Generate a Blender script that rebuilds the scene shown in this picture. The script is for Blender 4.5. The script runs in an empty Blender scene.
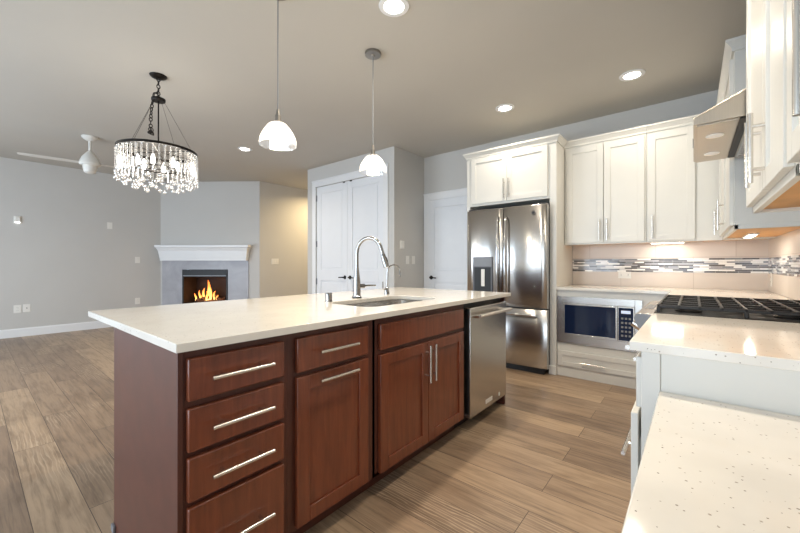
import bpy, bmesh, math, random
from mathutils import Vector, Matrix
R = random.Random(7)
S = bpy.context.scene
C = S.collection
PI = math.pi

# ------------------------------------------------------------------ camera, world, lights, exposure
cam_d = bpy.data.cameras.new('camera')
cam_d.sensor_width = 36.0
cam_d.lens = 357.08 / 800 * 36
cam_d.shift_y = -1.9 / 800
cam_d.clip_start = 0.02
cam = bpy.data.objects.new('camera', cam_d)
C.objects.link(cam)
cam.location = (0, 0, 1.147)
cam.rotation_euler = (PI / 2, 0, math.radians(39.41))
S.camera = cam

S.view_settings.view_transform = 'Standard'
S.view_settings.look = 'None'
S.view_settings.gamma = 1
S.view_settings.use_curve_mapping = False
S.view_settings.exposure = 0.24
S.cycles.use_denoising = True
S.cycles.max_bounces = 10
S.cycles.diffuse_bounces = 6
S.cycles.glossy_bounces = 5
S.cycles.transparent_max_bounces = 24
S.cycles.sample_clamp_indirect = 6
S.cycles.caustics_reflective = False
S.cycles.caustics_refractive = False

W = bpy.data.worlds.new('world')
S.world = W
W.use_nodes = True
W.node_tree.nodes['Background'].inputs[0].default_value = (0.72, 0.86, 1.0, 1)
W.node_tree.nodes['Background'].inputs[1].default_value = 1.2

DAY = (0.71, 0.85, 1.0)
WARM = (1.0, 0.89, 0.74)


def area(name, loc, rot, sx, sy, energy, color, spread=180, shape='RECTANGLE'):
    d = bpy.data.lights.new(name, 'AREA')
    d.shape = shape
    d.size = sx
    if shape in ('RECTANGLE', 'ELLIPSE'):
        d.size_y = sy
    d.energy = energy
    d.color = color
    d.spread = math.radians(spread)
    o = bpy.data.objects.new(name, d)
    C.objects.link(o)
    o.location = loc
    o.rotation_euler = rot
    return o


def point(name, loc, energy, color, r=0.04):
    d = bpy.data.lights.new(name, 'POINT')
    d.energy = energy
    d.color = color
    d.shadow_soft_size = r
    o = bpy.data.objects.new(name, d)
    C.objects.link(o)
    o.location = loc
    return o


REAR = -2.6
# daylight coming in through the openings of the wall behind the photographer
area('daylight_slider', (-5.6, REAR - 0.12, 1.2), (PI / 2, 0, 0), 2.6, 2.1, 125, DAY)
area('daylight_dining', (-2.6, REAR - 0.12, 1.25), (PI / 2, 0, 0), 2.0, 2.0, 85, DAY)
area('daylight_kitchen', (-0.35, REAR - 0.12, 1.13), (PI / 2, 0, 0), 1.3, 1.95, 44, DAY)

# ------------------------------------------------------------------ materials


def lin(c):
    c = c / 255.0
    return c / 12.92 if c <= 0.04045 else ((c + 0.055) / 1.055) ** 2.4


def rgb(r, g, b):
    return (lin(r), lin(g), lin(b), 1)


class Mat:
    def __init__(self, name):
        self.m = bpy.data.materials.new(name)
        self.m.use_nodes = True
        self.t = self.m.node_tree
        self.p = self.t.nodes['Principled BSDF']
        self.out = self.t.nodes['Material Output']

    def n(self, typ, **kw):
        nd = self.t.nodes.new('ShaderNode' + typ)
        for k, v in kw.items():
            if k.startswith('_'):
                nd.inputs[k[1:].replace('_', ' ')].default_value = v
            else:
                setattr(nd, k, v)
        return nd

    def l(self, a, b):
        self.t.links.new(a, b)

    def set(self, **kw):
        for k, v in kw.items():
            self.p.inputs[k.replace('_', ' ')].default_value = v
        return self

    def coord(self, scale=(1, 1, 1), out='Object'):
        tc = self.n('TexCoord')
        mp = self.n('Mapping')
        mp.inputs['Scale'].default_value = scale
        self.l(tc.outputs[out], mp.inputs['Vector'])
        return mp.outputs['Vector']

    def ramp(self, stops, interp='LINEAR'):
        r = self.n('ValToRGB')
        r.color_ramp.interpolation = interp
        e = r.color_ramp.elements
        while len(e) < len(stops):
            e.new(0.5)
        for i, (p, c) in enumerate(stops):
            e[i].position = p
            e[i].color = c
        return r

    def bump(self, h, strength=0.1, dist=0.01):
        b = self.n('Bump')
        b.inputs['Strength'].default_value = strength
        b.inputs['Distance'].default_value = dist
        self.l(h, b.inputs['Height'])
        self.l(b.outputs[0], self.p.inputs['Normal'])


def plain(name, c, rough=0.5, metal=0.0, noise=0.03, nscale=6, **kw):
    """colour with a slight procedural mottling"""
    M = Mat(name)
    M.set(Roughness=rough, Metallic=metal, **kw)
    v = M.coord()
    no = M.n('TexNoise', _Scale=nscale, _Detail=3.0)
    M.l(v, no.inputs['Vector'])
    a = tuple(max(0, x * (1 - noise)) for x in c[:3]) + (1,)
    b = tuple(min(1, x * (1 + noise)) for x in c[:3]) + (1,)
    r = M.ramp([(0.3, a), (0.7, b)])
    M.l(no.outputs['Fac'], r.inputs[0])
    M.l(r.outputs[0], M.p.inputs['Base Color'])
    return M


def paint(name, c, rough=0.75):
    M = plain(name, c, rough, 0, 0.015, 2)
    v = M.coord()
    no = M.n('TexNoise', _Scale=180.0, _Detail=2.0)
    M.l(v, no.inputs['Vector'])
    M.bump(no.outputs['Fac'], 0.06, 0.004)
    return M.m


def emit(name, c, strength):
    M = Mat(name)
    M.set(Base_Color=(0.8, 0.8, 0.8, 1), Emission_Color=c, Emission_Strength=strength)
    return M.m


m_wall = paint('grey_wall_paint', rgb(196, 194, 190))
m_ceil = paint('ceiling_paint', rgb(188, 184, 176), 0.9)
m_white = plain('white_cabinet_paint', rgb(216, 214, 207), 0.32, 0, 0.01).m
m_trim = plain('white_trim_paint', rgb(228, 229, 230), 0.4, 0, 0.01).m
m_door = plain('white_door_paint', rgb(226, 228, 231), 0.4, 0, 0.01).m
m_plate = plain('white_plastic', rgb(228, 226, 220), 0.4, 0, 0.01).m
m_black = plain('black_gap', rgb(14, 13, 13), 0.5).m
m_iron = plain('cast_iron', rgb(30, 27, 25), 0.42, 0.3).m
m_bronze = plain('dark_bronze', rgb(34, 30, 27), 0.4, 0.7).m
m_nickel = plain('brushed_nickel', rgb(222, 218, 212), 0.24, 1.0).m
m_satin = plain('satin_nickel', rgb(150, 146, 140), 0.3, 1.0).m
m_tap = plain('faucet_steel', rgb(158, 156, 154), 0.17, 1.0).m
m_chrome = plain('chrome', rgb(205, 206, 208), 0.1, 1.0).m
m_darkglass = plain('dark_glass', rgb(22, 36, 64), 0.05).m
m_fanwhite = plain('fan_white', rgb(214, 212, 206), 0.45, 0, 0.01).m
m_ply = plain('maple_ply', rgb(214, 160, 98), 0.5, 0, 0.08, 9).m
m_grey = plain('grey_plastic', rgb(120, 122, 126), 0.4).m
m_toe = plain('dark_toe_kick', rgb(44, 24, 19), 0.5).m
m_tanbase = plain('grey_panel_base', rgb(120, 118, 120), 0.6).m

# cherry stain
M = Mat('cherry_wood')
v = M.coord((14, 14, 1.3))
no = M.n('TexNoise', _Scale=3.0, _Detail=6.0, _Roughness=0.6, _Distortion=0.4)
M.l(v, no.inputs['Vector'])
r = M.ramp([(0.25, rgb(97, 47, 27)), (0.55, rgb(119, 60, 36)), (0.8, rgb(136, 72, 44))])
M.l(no.outputs['Fac'], r.inputs[0])
M.l(r.outputs[0], M.p.inputs['Base Color'])
M.set(Roughness=0.34, Coat_Weight=0.45, Coat_Roughness=0.13)
M.bump(no.outputs['Fac'], 0.03, 0.003)
m_cherry = M.m
m_cherry_dark = plain('cherry_frame', rgb(84, 45, 34), 0.38, 0, 0.12, 12).m

# quartz
M = Mat('speckled_quartz')
v = M.coord()
vo = M.n('TexVoronoi', _Scale=105.0)
M.l(v, vo.inputs['Vector'])
sz = M.n('SeparateColor')
M.l(vo.outputs['Color'], sz.inputs[0])
th = M.n('MapRange')
th.inputs['From Min'].default_value = 0.55
th.inputs['From Max'].default_value = 1.0
th.inputs['To Min'].default_value = 0.0
th.inputs['To Max'].default_value = 0.26
M.l(sz.outputs[0], th.inputs['Value'])
lt = M.n('Math', operation='LESS_THAN')
M.l(vo.outputs['Distance'], lt.inputs[0])
M.l(th.outputs[0], lt.inputs[1])
no = M.n('TexNoise', _Scale=9.0, _Detail=4.0)
M.l(v, no.inputs['Vector'])
r = M.ramp([(0.3, rgb(224, 219, 210)), (0.7, rgb(230, 225, 216))])
M.l(no.outputs['Fac'], r.inputs[0])
sp = M.ramp([(0.0, rgb(150, 140, 128)), (0.6, rgb(190, 180, 166)), (1.0, rgb(112, 100, 90))])
M.l(sz.outputs[1], sp.inputs[0])
mx = M.n('Mix', data_type='RGBA')
M.l(lt.outputs[0], mx.inputs[0])
M.l(r.outputs[0], mx.inputs[6])
M.l(sp.outputs[0], mx.inputs[7])
M.l(mx.outputs[2], M.p.inputs['Base Color'])
M.set(Roughness=0.09)
m_quartz = M.m


def steel(name, c, rough, wav=0.0, aniso=0.0, rot=0.0):
    M = Mat(name)
    M.set(Metallic=1.0, Roughness=rough)
    v = M.coord((240, 240, 1.0))
    no = M.n('TexNoise', _Scale=2.0, _Detail=2.0)
    M.l(v, no.inputs['Vector'])
    a = tuple(x * 0.93 for x in c[:3]) + (1,)
    r = M.ramp([(0.3, a), (0.7, c)])
    M.l(no.outputs['Fac'], r.inputs[0])
    M.l(r.outputs[0], M.p.inputs['Base Color'])
    if aniso:
        tg = M.n('Tangent', direction_type='RADIAL', axis='Z')
        M.l(tg.outputs[0], M.p.inputs['Tangent'])
        M.set(Anisotropic=aniso, Anisotropic_Rotation=rot)
    if wav:
        v2 = M.coord((3.2, 3.2, 0.9))
        n2 = M.n('TexNoise', _Scale=1.6, _Detail=1.0)
        M.l(v2, n2.inputs['Vector'])
        M.bump(n2.outputs['Fac'], wav, 0.05)
    return M.m


m_steel = steel('stainless_steel', rgb(204, 200, 194), 0.27)
m_fridge = steel('fridge_steel', rgb(190, 187, 183), 0.2, 0.06, 0.88, 0.25)
m_fridge_side = plain('fridge_side', rgb(92, 92, 96), 0.5, 0.3).m
m_hood = steel('hood_steel', rgb(196, 186, 172), 0.3)

# plank floor
M = Mat('plank_floor')
v = M.coord()
br = M.n('TexBrick', offset=0.37, offset_frequency=2)
br.inputs['Color1'].default_value = (0, 0, 0, 1)
br.inputs['Color2'].default_value = (1, 1, 1, 1)
br.inputs['Mortar'].default_value = (0.5, 0.5, 0.5, 1)
br.inputs['Scale'].default_value = 1.0
br.inputs['Mortar Size'].default_value = 0.0016
br.inputs['Mortar Smooth'].default_value = 0.1
br.inputs['Brick Width'].default_value = 1.6
br.inputs['Row Height'].default_value = 0.185
M.l(v, br.inputs['Vector'])
off = M.n('VectorMath', operation='MULTIPLY_ADD')
off.inputs[1].default_value = (3.1, 9.7, 5.3)
M.l(br.outputs['Color'], off.inputs[0])
M.l(v, off.inputs[2])
mp = M.n('Mapping')
mp.inputs['Scale'].default_value = (1.0, 20, 1)
M.l(off.outputs[0], mp.inputs['Vector'])
g1 = M.n('TexNoise', _Scale=2.4, _Detail=8.0, _Roughness=0.66, _Distortion=0.6)
M.l(mp.outputs[0], g1.inputs['Vector'])
mp2 = M.n('Mapping')
mp2.inputs['Scale'].default_value = (0.55, 3.4, 1)
M.l(off.outputs[0], mp2.inputs['Vector'])
wv = M.n('TexWave', wave_type='RINGS', rings_direction='Z')
wv.inputs['Scale'].default_value = 5.5
wv.inputs['Distortion'].default_value = 9.0
wv.inputs['Detail'].default_value = 3.0
wv.inputs['Detail Scale'].default_value = 1.2
M.l(mp2.outputs[0], wv.inputs['Vector'])
base = M.ramp([(0.0, rgb(136, 114, 94)), (0.5, rgb(157, 133, 109)), (1.0, rgb(173, 148, 121))])
M.l(br.outputs['Color'], base.inputs[0])
gr = M.ramp([(0.32, (0.55, 0.53, 0.51, 1)), (0.52, (1, 1, 1, 1)), (0.75, (1.16, 1.16, 1.16, 1))])
M.l(g1.outputs['Fac'], gr.inputs[0])
mu = M.n('Mix', data_type='RGBA', blend_type='MULTIPLY')
mu.inputs[0].default_value = 0.85
M.l(base.outputs[0], mu.inputs[6])
M.l(gr.outputs[0], mu.inputs[7])
wr = M.ramp([(0.72, (0, 0, 0, 1)), (0.95, (1, 1, 1, 1))])
M.l(wv.outputs['Fac'], wr.inputs[0])
big = M.n('TexNoise', _Scale=1.3, _Detail=2.0)
M.l(off.outputs[0], big.inputs['Vector'])
bgr = M.ramp([(0.48, (0, 0, 0, 1)), (0.66, (0.42, 0.42, 0.42, 1))])
M.l(big.outputs['Fac'], bgr.inputs[0])
mm = M.n('Math', operation='MULTIPLY')
M.l(wr.outputs[0], mm.inputs[0])
M.l(bgr.outputs[0], mm.inputs[1])
ml = M.n('Mix', data_type='RGBA')
M.l(mm.outputs[0], ml.inputs[0])
M.l(mu.outputs[2], ml.inputs[6])
ml.inputs[7].default_value = rgb(214, 192, 164)
mp3 = M.n('Mapping')
mp3.inputs['Scale'].default_value = (1.6, 6.5, 1)
M.l(off.outputs[0], mp3.inputs['Vector'])
kn = M.n('TexNoise', _Scale=1.7, _Detail=4.0, _Roughness=0.6, _Distortion=0.5)
M.l(mp3.outputs[0], kn.inputs['Vector'])
kr = M.ramp([(0.3, (0.7, 0.67, 0.64, 1)), (0.5, (1, 1, 1, 1)), (0.72, (1.1, 1.09, 1.07, 1))])
M.l(kn.outputs['Fac'], kr.inputs[0])
mk = M.n('Mix', data_type='RGBA', blend_type='MULTIPLY')
mk.inputs[0].default_value = 1.0
M.l(ml.outputs[2], mk.inputs[6])
M.l(kr.outputs[0], mk.inputs[7])
mo = M.n('Mix', data_type='RGBA')
M.l(br.outputs['Fac'], mo.inputs[0])
M.l(mk.outputs[2], mo.inputs[6])
mo.inputs[7].default_value = rgb(72, 56, 44)
M.l(mo.outputs[2], M.p.inputs['Base Color'])
M.set(Roughness=0.36)
M.bump(g1.outputs['Fac'], 0.06, 0.004)
m_floor = M.m


def swz(M, a, b):
    tc = M.n('TexCoord')
    s = M.n('SeparateXYZ')
    c = M.n('CombineXYZ')
    M.l(tc.outputs['Object'], s.inputs[0])
    M.l(s.outputs[a], c.inputs[0])
    M.l(s.outputs[b], c.inputs[1])
    return c.outputs[0]


def tile_mat(name, a):
    M = Mat(name)
    v = swz(M, a, 2)
    br = M.n('TexBrick', offset=0.5)
    br.inputs['Color1'].default_value = rgb(212, 201, 190)
    br.inputs['Color2'].default_value = rgb(220, 210, 200)
    br.inputs['Mortar'].default_value = rgb(182, 168, 154)
    br.inputs['Scale'].default_value = 1.0
    br.inputs['Mortar Size'].default_value = 0.0018
    br.inputs['Brick Width'].default_value = 0.61
    br.inputs['Row Height'].default_value = 0.305
    M.l(v, br.inputs['Vector'])
    no = M.n('TexNoise', _Scale=5.0, _Detail=5.0)
    M.l(v, no.inputs['Vector'])
    rr = M.ramp([(0.3, (0.95, 0.945, 0.94, 1)), (0.7, (1, 1, 1, 1))])
    M.l(no.outputs['Fac'], rr.inputs[0])
    mu = M.n('Mix', data_type='RGBA', blend_type='MULTIPLY')
    mu.inputs[0].default_value = 1
    M.l(br.outputs['Color'], mu.inputs[6])
    M.l(rr.outputs[0], mu.inputs[7])
    M.l(mu.outputs[2], M.p.inputs['Base Color'])
    M.set(Roughness=0.3)
    return M.m


def mosaic_mat(name, a):
    M = Mat(name)
    v = swz(M, a, 2)
    br = M.n('TexBrick', offset=0.41, offset_frequency=2, squash=0.7, squash_frequency=3)
    br.inputs['Color1'].default_value = (0, 0, 0, 1)
    br.inputs['Color2'].default_value = (1, 1, 1, 1)
    br.inputs['Mortar'].default_value = (0.5, 0.5, 0.5, 1)
    br.inputs['Scale'].default_value = 1.0
    br.inputs['Mortar Size'].default_value = 0.0011
    br.inputs['Brick Width'].default_value = 0.115
    br.inputs['Row Height'].default_value = 0.0155
    M.l(v, br.inputs['Vector'])
    cr = M.ramp([(0.0, rgb(58, 54, 54)), (0.2, rgb(150, 148, 150)), (0.36, rgb(244, 242, 238)), (0.5, rgb(122, 124, 130)),
                 (0.62, rgb(206, 204, 200)), (0.75, rgb(84, 76, 72)), (0.85, rgb(240, 238, 234))], 'CONSTANT')
    M.l(br.outputs['Color'], cr.inputs[0])
    mo = M.n('Mix', data_type='RGBA')
    M.l(br.outputs['Fac'], mo.inputs[0])
    M.l(cr.outputs[0], mo.inputs[6])
    mo.inputs[7].default_value = rgb(196, 190, 182)
    M.l(mo.outputs[2], M.p.inputs['Base Color'])
    M.set(Roughness=0.12)
    return M.m


# fireplace stone tile
M = Mat('grey_stone_tile')
v = M.coord()
no = M.n('TexNoise', _Scale=2.2, _Detail=7.0, _Roughness=0.6, _Distortion=1.2)
M.l(v, no.inputs['Vector'])
r = M.ramp([(0.3, rgb(150, 149, 154)), (0.62, rgb(168, 167, 172)), (0.75, rgb(186, 184, 186))])
M.l(no.outputs['Fac'], r.inputs[0])
M.l(r.outputs[0], M.p.inputs['Base Color'])
M.set(Roughness=0.35)
m_stone = M.m

# firebox brick panel, logs, flames
m_firebox = plain('firebox_lining', rgb(52, 38, 32), 0.8, 0, 0.3, 5).m
m_log = plain('charred_log', rgb(96, 62, 42), 0.9, 0, 0.5, 14).m
M = Mat('flame')
tc = M.n('TexCoord')
s = M.n('SeparateXYZ')
M.l(tc.outputs['Generated'], s.inputs[0])
r = M.ramp([(0.0, (1.0, 0.62, 0.2, 1)), (0.45, (1.0, 0.42, 0.08, 1)), (1.0, (0.9, 0.16, 0.02, 1))])
M.l(s.outputs[2], r.inputs[0])
M.l(r.outputs[0], M.p.inputs['Emission Color'])
M.set(Emission_Strength=2.4, Base_Color=(0, 0, 0, 1))
m_flame = M.m


def glassy(name, transp, transl, gloss, col=(1, 1, 1, 1), rough=0.08):
    M = Mat(name)
    t = M.n('BsdfTransparent')
    tl = M.n('BsdfTranslucent')
    tl.inputs[0].default_value = col
    g = M.n('BsdfGlossy')
    g.inputs['Roughness'].default_value = rough
    g.inputs[0].default_value = col
    a = M.n('MixShader')
    a.inputs[0].default_value = transl / (transp + transl)
    M.l(t.outputs[0], a.inputs[1])
    M.l(tl.outputs[0], a.inputs[2])
    b = M.n('MixShader')
    b.inputs[0].default_value = gloss
    M.l(a.outputs[0], b.inputs[1])
    M.l(g.outputs[0], b.inputs[2])
    M.t.nodes.remove(M.p)
    M.l(b.outputs[0], M.out.inputs[0])
    return M.m


m_shade = glassy('ribbed_glass_shade', 0.6, 0.2, 0.18)
m_crystal = glassy('crystal', 0.7, 0.08, 0.3, rough=0.02)
m_bulb = emit('warm_bulb', (1.0, 0.93, 0.8, 1), 12)
m_bulb2 = emit('crystal_bulb', (1.0, 0.97, 0.92, 1), 16)
m_lens = emit('downlight_lens', (1.0, 0.95, 0.86, 1), 14)
m_led = emit('led_strip_lens', (1.0, 0.92, 0.78, 1), 9)
m_halo = emit('hood_lamp_lens', (1.0, 0.86, 0.66, 1), 0.25)
m_night = emit('night_light_lens', (1.0, 1.0, 0.98, 1), 2.0)
m_display = emit('blue_display', (0.25, 0.5, 1.0, 1), 0.35)

# ------------------------------------------------------------------ mesh helpers


def frame(o, u, n):
    """local (u along the face, v out of the face, z up) to world"""
    u = Vector(u).normalized()
    n = Vector(n).normalized()
    return Matrix(((u.x, n.x, 0, o[0]), (u.y, n.y, 0, o[1]), (0, 0, 1, o[2] if len(o) > 2 else 0), (0, 0, 0, 1)))


ID = Matrix.Identity(4)


class B:
    def __init__(self):
        self.bm = bmesh.new()

    def box(self, M, u0, u1, v0, v1, z0, z1):
        vs = [self.bm.verts.new(M @ Vector(p)) for p in ((u0, v0, z0), (u1, v0, z0), (u1, v1, z0), (u0, v1, z0),
                                                         (u0, v0, z1), (u1, v0, z1), (u1, v1, z1), (u0, v1, z1))]
        for f in ((0, 1, 2, 3), (4, 5, 6, 7), (0, 1, 5, 4), (1, 2, 6, 5), (2, 3, 7, 6), (3, 0, 4, 7)):
            self.bm.faces.new([vs[i] for i in f])
        return self

    def loft(self, rings, closed=True, caps=True):
        rows = [[self.bm.verts.new(p) for p in r] for r in rings]
        k = len(rows[0])
        for a, b in zip(rows, rows[1:]):
            for i in range(k if closed else k - 1):
                j = (i + 1) % k
                self.bm.faces.new((a[i], a[j], b[j], b[i]))
        if caps:
            self.bm.faces.new(rows[0])
            self.bm.faces.new(rows[-1])
        return self

    def path(self, pts, r, seg=10, caps=True):
        pts = [Vector(p) for p in pts]
        rad = r if isinstance(r, (list, tuple)) else [r] * len(pts)
        rings = []
        prev = None
        for i, p in enumerate(pts):
            d = (pts[min(i + 1, len(pts) - 1)] - pts[max(i - 1, 0)]).normalized()
            if prev is None:
                a = d.cross(Vector((0, 0, 1)))
                if a.length < 0.05:
                    a = d.cross(Vector((1, 0, 0)))
            else:
                a = prev - d * prev.dot(d)
            a.normalize()
            prev = a
            b = d.cross(a)
            rings.append([p + (a * math.cos(t * 2 * PI / seg) + b * math.sin(t * 2 * PI / seg)) * rad[i] for t in range(seg)])
        return self.loft(rings, True, caps)

    def tube(self, p0, p1, r, seg=12, r2=None):
        return self.path([p0, p1], [r, r if r2 is None else r2], seg)

    def lathe(self, prof, c, seg=32, M=None, rib=0.0, caps=True):
        rings = []
        c = Vector(c)
        for r, z in prof:
            ring = []
            for t in range(seg):
                rr = max(r, 0.0004) * (1 + (rib if t % 2 else -rib))
                p = Vector((rr * math.cos(t * 2 * PI / seg), rr * math.sin(t * 2 * PI / seg), z))
                ring.append(c + (M @ p if M is not None else p))
            rings.append(ring)
        return self.loft(rings, True, caps)

    def ball(self, c, r, sx=1, sy=1, sz=1, seg=16):
        k = seg // 2
        prof = [(r * math.sin(PI * i / k), -r * math.cos(PI * i / k)) for i in range(k + 1)]
        return self.lathe(prof, c, seg, Matrix.Diagonal((sx, sy, sz)))

    def torus(self, c, R0, r, M=None, seg=20, ms=8, sx=1.0):
        c = Vector(c)
        rows = []
        for i in range(seg):
            a = i * 2 * PI / seg
            ring = []
            for j in range(ms):
                b = j * 2 * PI / ms
                p = Vector(((R0 + r * math.cos(b)) * math.cos(a) * sx, (R0 + r * math.cos(b)) * math.sin(a), r * math.sin(b)))
                ring.append(self.bm.verts.new(c + (M @ p if M is not None else p)))
            rows.append(ring)
        for i in range(seg):
            for j in range(ms):
                self.bm.faces.new((rows[i][j], rows[(i + 1) % seg][j], rows[(i + 1) % seg][(j + 1) % ms], rows[i][(j + 1) % ms]))
        return self

    def prism(self, poly, z0, z1):
        return self.loft([[(x, y, z0) for x, y in poly], [(x, y, z1) for x, y in poly]])

    def sweep(self, path, prof):
        """profile (out, z) along a plan path; out is to the right of the direction of travel"""
        n = len(path)
        rings = []
        for i, (x, y) in enumerate(path):
            ds = []
            if i > 0:
                ds.append(Vector((x - path[i - 1][0], y - path[i - 1][1])).normalized())
            if i < n - 1:
                ds.append(Vector((path[i + 1][0] - x, path[i + 1][1] - y)).normalized())
            ns = [Vector((d.y, -d.x)) for d in ds]
            m = ns[0] if len(ns) == 1 else (ns[0] + ns[1]) / (1 + ns[0].dot(ns[1]))
            rings.append([(x + m.x * o, y + m.y * o, z) for o, z in prof])
        return self.loft(rings)

    def plate(self, outer, inner, z0, z1):
        """flat slab with a hole"""
        bm = bmesh.new()
        es = []
        for loop in (outer, inner):
            vs = [bm.verts.new((x, y, z1)) for x, y in loop]
            for i in range(len(vs)):
                es.append(bm.edges.new((vs[i], vs[(i + 1) % len(vs)])))
        bmesh.ops.triangle_fill(bm, edges=es, use_beauty=True)
        for f in list(bm.faces):
            f.normal_update()
        top = [[(v.co.x, v.co.y) for v in f.verts] for f in bm.faces]
        bm.free()
        for z in (z0, z1):
            for t in top:
                self.bm.faces.new([self.bm.verts.new((x, y, z)) for x, y in t])
        for loop in (outer, inner):
            for i in range(len(loop)):
                a, b = loop[i], loop[(i + 1) % len(loop)]
                self.bm.faces.new([self.bm.verts.new(p) for p in ((a[0], a[1], z0), (b[0], b[1], z0), (b[0], b[1], z1), (a[0], a[1], z1))])
        bmesh.ops.remove_doubles(self.bm, verts=self.bm.verts, dist=1e-5)
        return self

    def obj(self, name, mat, parent=None, bevel=0.0, smooth=True, ang=35, label=None, solid=0.0):
        bm = self.bm
        bmesh.ops.recalc_face_normals(bm, faces=bm.faces)
        me = bpy.data.meshes.new(name)
        if parent is not None:
            q = parent
            off = Vector()
            while q is not None:
                off += q.location
                q = q.parent
            bmesh.ops.translate(bm, verts=bm.verts, vec=-off)
        bm.to_mesh(me)
        bm.free()
        o = bpy.data.objects.new(name, me)
        C.objects.link(o)
        me.materials.append(mat)
        if smooth:
            for p in me.polygons:
                p.use_smooth = True
            me.set_sharp_from_angle(angle=math.radians(ang))
        if parent is not None:
            o.parent = parent
        if solid:
            md = o.modifiers.new('solid', 'SOLIDIFY')
            md.thickness = solid
        if bevel:
            md = o.modifiers.new('bevel', 'BEVEL')
            md.width = bevel
            md.segments = 2
            md.limit_method = 'ANGLE'
            md.angle_limit = math.radians(50)
        if label:
            o['label'] = label
        return o


def thing(name, label, cat, loc, group=None):
    o = bpy.data.objects.new(name, None)
    o.empty_display_size = 0.1
    C.objects.link(o)
    o.location = loc
    o['label'] = label
    o['category'] = cat
    if group:
        o['group'] = group
    return o


def tag(o, label, cat, group=None):
    o['label'] = label
    o['category'] = cat
    if group:
        o['group'] = group
    return o


def struct(o):
    o['kind'] = 'structure'
    return o


# ------------------------------------------------------------------ shell
H = 2.81
XL, XR, YB = -8.27, 0.5258, 4.5426
YP, XP0, XP1 = 3.82, -5.24, -3.245     # pantry block
FA, FB = Vector((XL, 2.49)), Vector((-6.68, 3.74))   # diagonal fireplace wall
HALL = 6.6
struct(B().box(ID, XL - 0.4, XR + 0.3, REAR - 0.3, HALL + 0.2, -0.1, 0).obj('floor', m_floor, smooth=False))
struct(B().box(ID, XL - 0.4, XR + 0.3, REAR - 0.3, HALL + 0.2, H, H + 0.12).obj('ceiling', m_ceil, smooth=False))
struct(B().box(ID, XL - 0.15, XL, REAR - 0.15, FA.y, 0, H).obj('wall_left', m_wall, smooth=False))
struct(B().box(ID, XR, XR + 0.15, REAR - 0.15, YB + 0.15, 0, H).obj('wall_right', m_wall, smooth=False))
struct(B().box(ID, XP1 - 0.12, XR + 0.15, YB, YB + 0.15, 0, H).obj('wall_back', m_wall, smooth=False))
fd = (FB - FA).normalized()
fn = Vector((fd.y, -fd.x))
FM = frame((FA.x, FA.y, 0), (fd.x, fd.y, 0), (fn.x, fn.y, 0))
FL = (FB - FA).length
# firebox opening in the diagonal wall
fu0, fu1, fz0, fz1 = 0.455, 1.375, 0.30, 1.05
b = B()
b.box(FM, 0, fu0, -0.12, 0, 0, H)
b.box(FM, fu1, FL, -0.12, 0, 0, H)
b.box(FM, fu0, fu1, -0.12, 0, fz1, H)
b.box(FM, fu0, fu1, -0.12, 0, 0, fz0)
struct(b.obj('wall_fireplace', m_wall, smooth=False))
struct(B().box(ID, FB.x - 0.15, FB.x, FB.y - 0.02, HALL, 0, H).obj('wall_hall_left', m_wall, smooth=False))
struct(B().box(ID, FB.x - 0.15, XP0, HALL, HALL + 0.15, 0, H).obj('wall_hall_end', m_wall, smooth=False))
struct(B().box(ID, XP0, XP0 + 0.12, YP + 0.12, HALL, 0, H).obj('wall_hall_right', m_wall, smooth=False))
# pantry block: front with the double door opening, side wall facing the kitchen
DX0, DX1, DZ = -5.0, -3.44, 2.47
b = B()
b.box(ID, XP0, DX0, YP, YP + 0.12, 0, H)
b.box(ID, DX1, XP1, YP, YP + 0.12, 0, H)
b.box(ID, DX0, DX1, YP, YP + 0.12, DZ, H)
struct(b.obj('wall_pantry_front', m_wall, smooth=False))
struct(B().box(ID, XP1 - 0.12, XP1, YP + 0.12, YB, 0, H).obj('wall_pantry_side', m_wall, smooth=False))
# wall behind the photographer with three openings
b = B()
yy0, yy1 = REAR - 0.15, REAR
for x0, x1, z0, z1 in ((XL - 0.15, -6.9, 0, H), (-6.9, -4.3, 2.25, H), (-6.9, -4.3, 0, 0.12), (-4.3, -3.6, 0, H), (-3.6, -1.6, 2.25, H),
                       (-3.6, -1.6, 0, 0.25), (-1.6, -1.0, 0, H), (-1.0, 0.3, 2.1, H), (-1.0, 0.3, 0, 0.15), (0.3, XR + 0.15, 0, H)):
    b.box(ID, x0, x1, yy0, yy1, z0, z1)
struct(b.obj('wall_rear', m_wall, smooth=False))
for i, (x0, x1, z0, z1) in enumerate(((-6.9, -4.3, 0.12, 2.25), (-3.6, -1.6, 0.25, 2.25), (-1.0, 0.3, 0.15, 2.1))):
    b = B()
    for a0, a1, c0, c1 in ((x0, x0 + 0.05, z0, z1), (x1 - 0.05, x1, z0, z1), (x0, x1, z0, z0 + 0.05), (x0, x1, z1 - 0.05, z1),
                           ((x0 + x1) / 2 - 0.04, (x0 + x1) / 2 + 0.04, z0, z1)):
        b.box(ID, a0, a1, REAR - 0.1, REAR - 0.03, c0, c1)
    struct(b.obj('window_%d' % (i + 1), m_trim, smooth=False))

# baseboards
bp = [(0, 0), (0.014, 0), (0.014, 0.115), (0.008, 0.135), (0, 0.135)]


def baseboard(name, path):
    struct(B().sweep(path, bp).obj(name, m_trim, smooth=False))


baseboard('baseboard_left', [(XL, REAR), (XL, FA.y), tuple(FM @ Vector((0.07, 0, 0)))[:2]])
baseboard('baseboard_fireplace', [tuple(FM @ Vector((1.73, 0, 0)))[:2], (FB.x, FB.y), (FB.x, HALL)])
baseboard('baseboard_hall', [(XP0, HALL), (XP0, YP), (DX0 - 0.1, YP)])
baseboard('baseboard_pantry', [(DX1 + 0.1, YP), (XP1, YP), (XP1, YB - 0.001), (-3.22, YB)])
baseboard('baseboard_back', [(-2.33, YB), (-2.142, YB)])


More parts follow.
